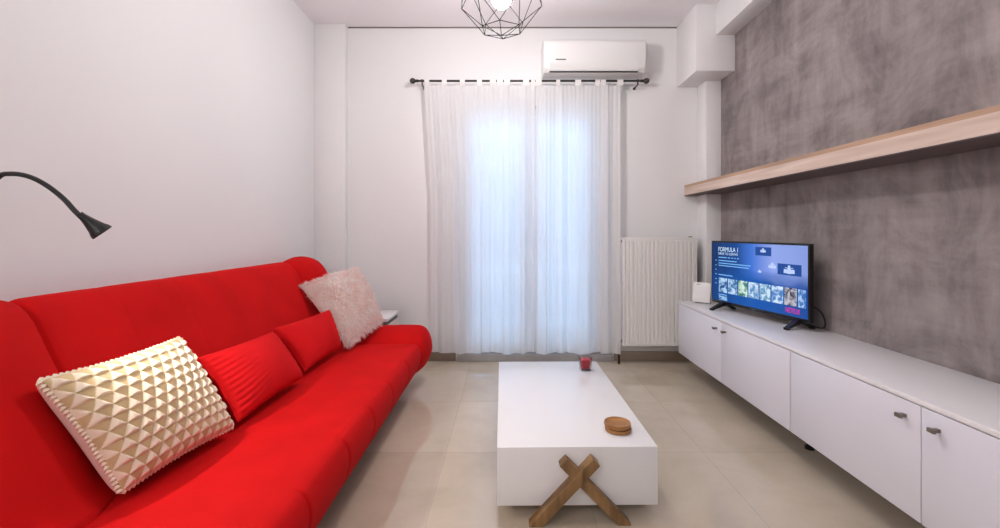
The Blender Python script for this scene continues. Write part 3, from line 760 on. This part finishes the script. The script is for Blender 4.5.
# screen picture
sw0, sw1, sz0, sz1 = -hw + 0.010, hw - 0.010, TZ0 + 0.020, TZ1 - 0.011
def sc_u(u): return sw0 + (sw1 - sw0) * u
def sc_v(v): return sz1 + (sz0 - sz1) * v
def screen_mat():
    m = bpy.data.materials.new('lit_screen'); m.use_nodes = True
    nt = m.node_tree; nt.nodes.clear()
    o = nt.nodes.new('ShaderNodeOutputMaterial'); e = nt.nodes.new('ShaderNodeEmission'); e.inputs['Strength'].default_value = 1.0
    tc = nt.nodes.new('ShaderNodeTexCoord'); sp = nt.nodes.new('ShaderNodeSeparateXYZ'); nt.links.new(tc.outputs['Generated'], sp.inputs[0])
    r1 = nt.nodes.new('ShaderNodeValToRGB'); el = r1.color_ramp.elements
    el[0].position = 0.0; el[0].color = srgb(8, 44, 92); el[1].position = 1.0; el[1].color = srgb(128, 150, 214)
    for p, c in ((0.32, srgb(14, 66, 140)), (0.48, srgb(60, 110, 205)), (0.7, srgb(140, 160, 226))):
        q = el.new(p); q.color = c
    nt.links.new(sp.outputs['X'], r1.inputs['Fac'])
    r2 = nt.nodes.new('ShaderNodeValToRGB'); l2 = r2.color_ramp.elements
    l2[0].position = 0.40; l2[0].color = (0, 0, 0, 1); l2[1].position = 0.62; l2[1].color = (1, 1, 1, 1)
    n = nt.nodes.new('ShaderNodeTexNoise'); n.inputs['Scale'].default_value = 4.0; nt.links.new(tc.outputs['Generated'], n.inputs['Vector'])
    ma = nt.nodes.new('ShaderNodeMath'); ma.operation = 'MULTIPLY_ADD'; ma.inputs[1].default_value = 0.25; nt.links.new(n.outputs['Fac'], ma.inputs[0]); nt.links.new(sp.outputs['Z'], ma.inputs[2])
    sb = nt.nodes.new('ShaderNodeMath'); sb.operation = 'SUBTRACT'; sb.inputs[1].default_value = 0.125; nt.links.new(ma.outputs[0], sb.inputs[0])
    nt.links.new(sb.outputs[0], r2.inputs['Fac'])
    mx = nt.nodes.new('ShaderNodeMix'); mx.data_type = 'RGBA'
    r3 = nt.nodes.new('ShaderNodeValToRGB'); l3 = r3.color_ramp.elements
    l3[0].color = srgb(8, 58, 120); l3[1].color = srgb(24, 72, 150); q = l3.new(0.5); q.color = srgb(14, 84, 170)
    nt.links.new(sp.outputs['X'], r3.inputs['Fac'])
    nt.links.new(r2.outputs['Color'], mx.inputs[0]); nt.links.new(r3.outputs['Color'], mx.inputs[6]); nt.links.new(r1.outputs['Color'], mx.inputs[7])
    nt.links.new(mx.outputs[2], e.inputs['Color'])
    lp = nt.nodes.new('ShaderNodeBsdfGlossy'); lp.inputs['Roughness'].default_value = 0.1; lp.inputs['Color'].default_value = (0.03, 0.03, 0.03, 1)
    ad = nt.nodes.new('ShaderNodeAddShader'); nt.links.new(e.outputs[0], ad.inputs[0]); nt.links.new(lp.outputs[0], ad.inputs[1])
    nt.links.new(ad.outputs[0], o.inputs[0])
    return m
scr = obj('screen', box_bm((sw0, -0.0068, sz0), (sw1, -0.0055, sz1)), screen_mat(), tv, 0)
SY = -0.0068
def rect(b, u0, u1, v0, v1, d=0.0004):
    add_box(b, (sc_u(u0), SY - d, sc_v(v1)), (sc_u(u1), SY + 0.0002, sc_v(v0)))
M['s_white'] = emis('screen_white', srgb(214, 236, 255), 1.0)
M['s_car'] = emis('screen_car', srgb(186, 204, 244), 1.0)
M['s_dim'] = emis('screen_text_dim', srgb(120, 178, 236), 1.0)
M['s_navy'] = emis('screen_navy', srgb(44, 78, 150), 1.0)
M['s_pink'] = emis('screen_pink', srgb(244, 40, 150), 1.0)
def text(s, name, u0, u1, v0, v1, m):
    cu = bpy.data.curves.new('txt', 'FONT'); cu.body = s; cu.size = 1.0
    to = bpy.data.objects.new('txt', cu); COL.objects.link(to)
    dg = bpy.context.evaluated_depsgraph_get(); me = bpy.data.meshes.new_from_object(to.evaluated_get(dg))
    bpy.data.objects.remove(to); bpy.data.curves.remove(cu)
    xs = [v.co.x for v in me.vertices]; ys = [v.co.y for v in me.vertices]
    x0, x1, y0, y1 = min(xs), max(xs), min(ys), max(ys)
    for v in me.vertices:
        a = (v.co.x - x0) / (x1 - x0); c = (v.co.y - y0) / (y1 - y0)
        v.co = Vector((sc_u(u0 + (u1 - u0) * a), SY - 0.0006, sc_v(v1 + (v0 - v1) * c)))
    me.materials.clear(); me.materials.append(m)
    o = bpy.data.objects.new(name, me); COL.objects.link(o); o.parent = scr
    return o
text('FORMULA 1', 'title_text', 0.085, 0.325, 0.075, 0.150, M['s_white'])
text('DRIVE TO SURVIVE', 'subtitle_text', 0.085, 0.325, 0.168, 0.208, M['s_white'])
text('NETFLIX', 'logo_text', 0.815, 0.938, 0.885, 0.955, M['s_pink'])
for u0, u1, v in ((0.085, 0.19, 0.245), (0.205, 0.235, 0.245), (0.25, 0.27, 0.245), (0.285, 0.30, 0.245), (0.315, 0.335, 0.245), (0.085, 0.31, 0.300), (0.085, 0.47, 0.345), (0.085, 0.45, 0.385), (0.085, 0.26, 0.545), (0.085, 0.19, 0.885)):
    b = bm_new(); rect(b, u0, u1, v, v + 0.016); obj('menu_line', b, M['s_dim'], scr, 0)
for v in (0.30, 0.385, 0.46, 0.54, 0.625, 0.70):
    b = bm_new(); rect(b, 0.044, 0.058, v, v + 0.018); obj('menu_icon', b, M['s_dim'], scr, 0)
def thumb_mat(i, c1, c2):
    m = bpy.data.materials.new('thumbnail_picture'); m.use_nodes = True
    nt = m.node_tree; nt.nodes.clear()
    o = nt.nodes.new('ShaderNodeOutputMaterial'); e = nt.nodes.new('ShaderNodeEmission')
    tc = nt.nodes.new('ShaderNodeTexCoord'); mp = nt.nodes.new('ShaderNodeMapping'); mp.inputs['Location'].default_value = (i * 3.7, i, i * 1.3); mp.inputs['Scale'].default_value = (2.2, 1, 3.0)
    n = nt.nodes.new('ShaderNodeTexNoise'); n.inputs['Scale'].default_value = 1.0; n.inputs['Detail'].default_value = 4; n.inputs['Distortion'].default_value = 1.0
    r = nt.nodes.new('ShaderNodeValToRGB'); r.color_ramp.elements[0].position = 0.40; r.color_ramp.elements[1].position = 0.58
    r.color_ramp.elements[0].color = c1; r.color_ramp.elements[1].color = c2
    nt.links.new(tc.outputs['Generated'], mp.inputs['Vector']); nt.links.new(mp.outputs[0], n.inputs['Vector']); nt.links.new(n.outputs['Fac'], r.inputs['Fac'])
    nt.links.new(r.outputs['Color'], e.inputs['Color']); nt.links.new(e.outputs[0], o.inputs[0])
    return m
tcs = [((40, 84, 140), (176, 208, 240)), ((60, 110, 160), (186, 214, 244)), ((70, 120, 120), (206, 232, 214)), ((90, 140, 190), (208, 228, 246)), ((84, 140, 180), (200, 222, 240)), ((80, 130, 190), (206, 226, 248)), ((60, 62, 84), (190, 186, 196)), ((60, 110, 180), (170, 200, 236))]
for i, (c1, c2) in enumerate(tcs):
    u = 0.089 + i * 0.119; b = bm_new(); rect(b, u, min(u + 0.107, 0.985), 0.605, 0.855)
    obj('thumbnail', b, thumb_mat(i, srgb(*c1), srgb(*c2)), scr, 0)
b = bm_new(); rect(b, 0.089, 0.196, 0.915, 0.992); obj('thumbnail', b, thumb_mat(9, srgb(40, 90, 150), srgb(160, 200, 236)), scr, 0)
for q in ((0.52, 0.68, 0.045, 0.175), (0.74, 0.95, 0.27, 0.43)):
    b = bm_new(); rect(b, *q); obj('dark_picture_panel', b, M['s_navy'], scr, 0)
# pale racing cars, seen from the front
for u, v, s in ((0.60, 0.10, 0.45), (0.69, 0.32, 0.6), (0.845, 0.36, 0.8), (0.565, 0.42, 0.3)):
    b = bm_new()
    out = [(-.012, -.09), (.012, -.09), (.014, -.05), (.045, -.05), (.045, -.038), (.017, -.038), (.02, -.015), (.036, -.02), (.058, -.02), (.06, .035), (.06, .052), (.022, .052), (.022, .06), (-.022, .06), (-.022, .052), (-.06, .052), (-.06, .035), (-.058, -.02), (-.036, -.02), (-.02, -.015), (-.017, -.038), (-.045, -.038), (-.045, -.05), (-.014, -.05)]
    add_prism(b, [(sc_u(u + s * x), sc_v(v + s * y)) for x, y in out], 1, SY - 0.0008, SY)
    obj('car_picture', b, M['s_car'], scr, 0)
b = bm_new(); add_box(b, (-0.02, -0.0075, TZ0 + 0.006), (0.02, -0.0055, TZ0 + 0.012), 0.0004); obj('status_bar', b, M['grey'], tv)
inv = Matrix.Rotation(-ang, 4, 'Z') @ Matrix.Translation((-tc_.x, -tc_.y, -ZT))
b = bm_new(); wp = [Vector((1.60, 2.42, 0.65)), Vector((1.622, 2.37, 0.65)), Vector((1.636, 2.32, 0.63)), Vector((1.638, 2.29, 0.585)), Vector((1.636, 2.30, 0.548)), Vector((1.633, 2.38, 0.542)), Vector((1.635, 2.6, 0.542))]
add_tube(b, [inv @ p for p in catmull(wp, 6, False)], 0.0035, 8); obj('power_cable', b, M['blackp'], tv, 60)

# ------------------------------------------------------------------ small white router
rt = thing('router', 'small white router box standing on the far end of the white worktop', 'router', (1.385, 3.17, ZT), math.radians(-42))
tilt = Matrix.Translation((0, 0, 0.002)) @ Matrix.Rotation(math.radians(-15), 4, 'X')
b = bm_new(); add_box(b, (-0.062, -0.010, 0.0), (0.062, 0.010, 0.145), 0.005, 3, tilt); obj('casing', b, M['plastic'], rt)
b = bm_new(); add_box(b, (-0.04, -0.0106, 0.128), (-0.015, -0.0095, 0.132), 0.0, 1, tilt); obj('light_strip', b, M['grey'], rt)
b = bm_new(); add_box(b, (-0.04, -0.014, 0.0), (0.056, 0.03, 0.007), 0.002); obj('stand', b, M['grey'], rt)

# ------------------------------------------------------------------ coffee table
TX0, TX1, TY0, TY1, TZb, TZt = -0.043, 0.546, 1.622, 2.685, 0.048, 0.262
cx, cy = (TX0 + TX1) / 2, (TY0 + TY1) / 2
ct = thing('coffee_table', 'low white block coffee table on crossed wooden legs', 'table', (cx, cy, 0), math.radians(0.7))
hx, hy = (TX1 - TX0) / 2, (TY1 - TY0) / 2
obj('box_top', box_bm((-hx, -hy, TZb), (hx, hy, TZt), 0.003), M['table_white'], ct)
def beam(p, q, w, y0, y1):
    p = Vector((p[0], 0, p[1])); q = Vector((q[0], 0, q[1])); d = q - p; L = d.length
    a = math.atan2(d.x, d.z)
    m = Matrix.Translation((p.x, 0, p.z)) @ Matrix.Rotation(a, 4, 'Y')
    b = bm_new(); add_box(b, (-w / 2, y0, 0), (w / 2, y1, L), 0.003, 2, m)
    # trim the foot level with the floor
    geom = bmesh.ops.bisect_plane(b, geom=b.verts[:] + b.edges[:] + b.faces[:], plane_co=(0, 0, 0.0005), plane_no=(0, 0, -1), clear_outer=True)
    bmesh.ops.holes_fill(b, edges=b.edges)
    return b
for s in (-1, 1):
    ya, yb_ = (-hy - 0.046, -hy + 0.0) if s < 0 else (hy, hy + 0.046)
    f1, f2 = (0.0, 0.004) if s < 0 else (0.004, 0.0)
    xo = -cx
    o = obj('crossed_leg', beam((0.084 + xo, -0.012), (0.311 + xo, 0.227), 0.037, ya, yb_), M['leg_wood'], ct)
    o = obj('crossed_leg', beam((0.424 + xo, -0.010), (0.193 + xo, 0.225), 0.037, ya + (0.004 if s < 0 else 0), yb_ - (0.004 if s > 0 else 0)), M['leg_wood'], ct)

# candle in square glass
cp = P(585, 370, 2.52); cp.z = TZt
cd = thing('candle', 'red candle in a square glass at the far edge of the white table', 'candle', cp, math.radians(4))
b = bm_new()
def sq(b, w, z, r=0.006):
    return [(w - r, -w), (w, -w + r), (w, w - r), (w - r, w), (-w + r, w), (-w, w - r), (-w, -w + r), (-w + r, -w)]
rings = []
for w, z in ((0.026, 0.0), (0.0275, 0.003), (0.033, 0.074), (0.0305, 0.074), (0.0255, 0.014)):
    rings.append([b.verts.new((x, y, z)) for x, y in sq(b, w, z)])
for i in range(4):
    for k in range(8): b.faces.new((rings[i][k], rings[i][(k + 1) % 8], rings[i + 1][(k + 1) % 8], rings[i + 1][k]))
b.faces.new(list(reversed(rings[0]))); b.faces.new(rings[-1])
gl = obj('glass_holder', b, M['candle_glass'], cd)
b = bm_new(); rings = []
for w, z in ((0.0252, 0.0145), (0.0290, 0.060), (0.027, 0.0625)):
    rings.append([b.verts.new((x, y, z)) for x, y in sq(b, w, z)])
for i in range(2):
    for k in range(8): b.faces.new((rings[i][k], rings[i][(k + 1) % 8], rings[i + 1][(k + 1) % 8], rings[i + 1][k]))
b.faces.new(list(reversed(rings[0]))); b.faces.new(rings[-1]); obj('wax', b, M['wax'], cd)
b = bm_new(); add_tube(b, [(0, 0, 0.062), (0.001, 0, 0.070)], 0.001, 6); obj('wick', b, M['wick'], cd)

# two stacked coasters
kp = P(618, 430, 1.758)
for z, lab, off in ((TZt, 'round wooden coaster lying on the white table under another coaster', (0.0, 0.0)), (TZt + 0.0165, 'round wooden coaster with a raised rim on top of the stacked pair', (-0.002, 0.001))):
    b = bm_new(); add_lathe(b, [(0, 0), (0.047, 0), (0.051, 0.003), (0.0525, 0.009), (0.051, 0.0165), (0.048, 0.0165), (0.046, 0.012), (0.044, 0.011), (0, 0.011)], 48)
    o = obj('coaster', b, M['coaster'], None, 35); o.location = (kp.x + off[0], kp.y + off[1], z)
    tag(o, lab, 'coaster', 'wooden coasters on the table')

# ------------------------------------------------------------------ lights, world, camera
W = bpy.data.worlds.new('World'); SC.world = W; W.use_nodes = True
bg = W.node_tree.nodes['Background']; bg.inputs[0].default_value = (0.43, 0.67, 1.0, 1); bg.inputs[1].default_value = 3.3
for nm, en, loc, rad in (('corner_lamp_light', 24, (-1.36, -0.5, 1.75), 0.06), ('added_fill_light', 16, (0.3, -1.4, 2.45), 0.12)):  # second point light is unseen fill added behind the camera
    ld = bpy.data.lights.new(nm, 'POINT'); ld.energy = en; ld.color = (1.0, 0.97, 0.96); ld.shadow_soft_size = rad
    lo = bpy.data.objects.new(nm, ld); COL.objects.link(lo); lo.location = loc
sd = bpy.data.lights.new('reading_lamp_beam', 'SPOT'); sd.energy = 15; sd.color = (1.0, 0.92, 0.82); sd.spot_size = math.radians(125); sd.spot_blend = 0.55; sd.shadow_soft_size = 0.012
so = bpy.data.objects.new('reading_lamp_beam', sd); COL.objects.link(so); so.location = hp + ax * 0.077
so.rotation_euler = Vector((0, 0, -1)).rotation_difference(Vector((0.80, 0.22, -0.56))).to_euler()
cam = bpy.data.cameras.new('Camera'); cam.lens = 16.0; cam.sensor_width = 36.0; cam.sensor_fit = 'HORIZONTAL'
cam.shift_x = -0.007; cam.shift_y = -0.033; cam.clip_start = 0.01; cam.clip_end = 200
co = bpy.data.objects.new('Camera', cam); COL.objects.link(co); co.location = (0, 0, H); co.rotation_euler = (PI / 2, 0, 0)
SC.camera = co
vs_ = SC.view_settings
vs_.view_transform = 'Standard'; vs_.look = 'None'; vs_.gamma = 1.0; vs_.exposure = 0.12; vs_.use_curve_mapping = False
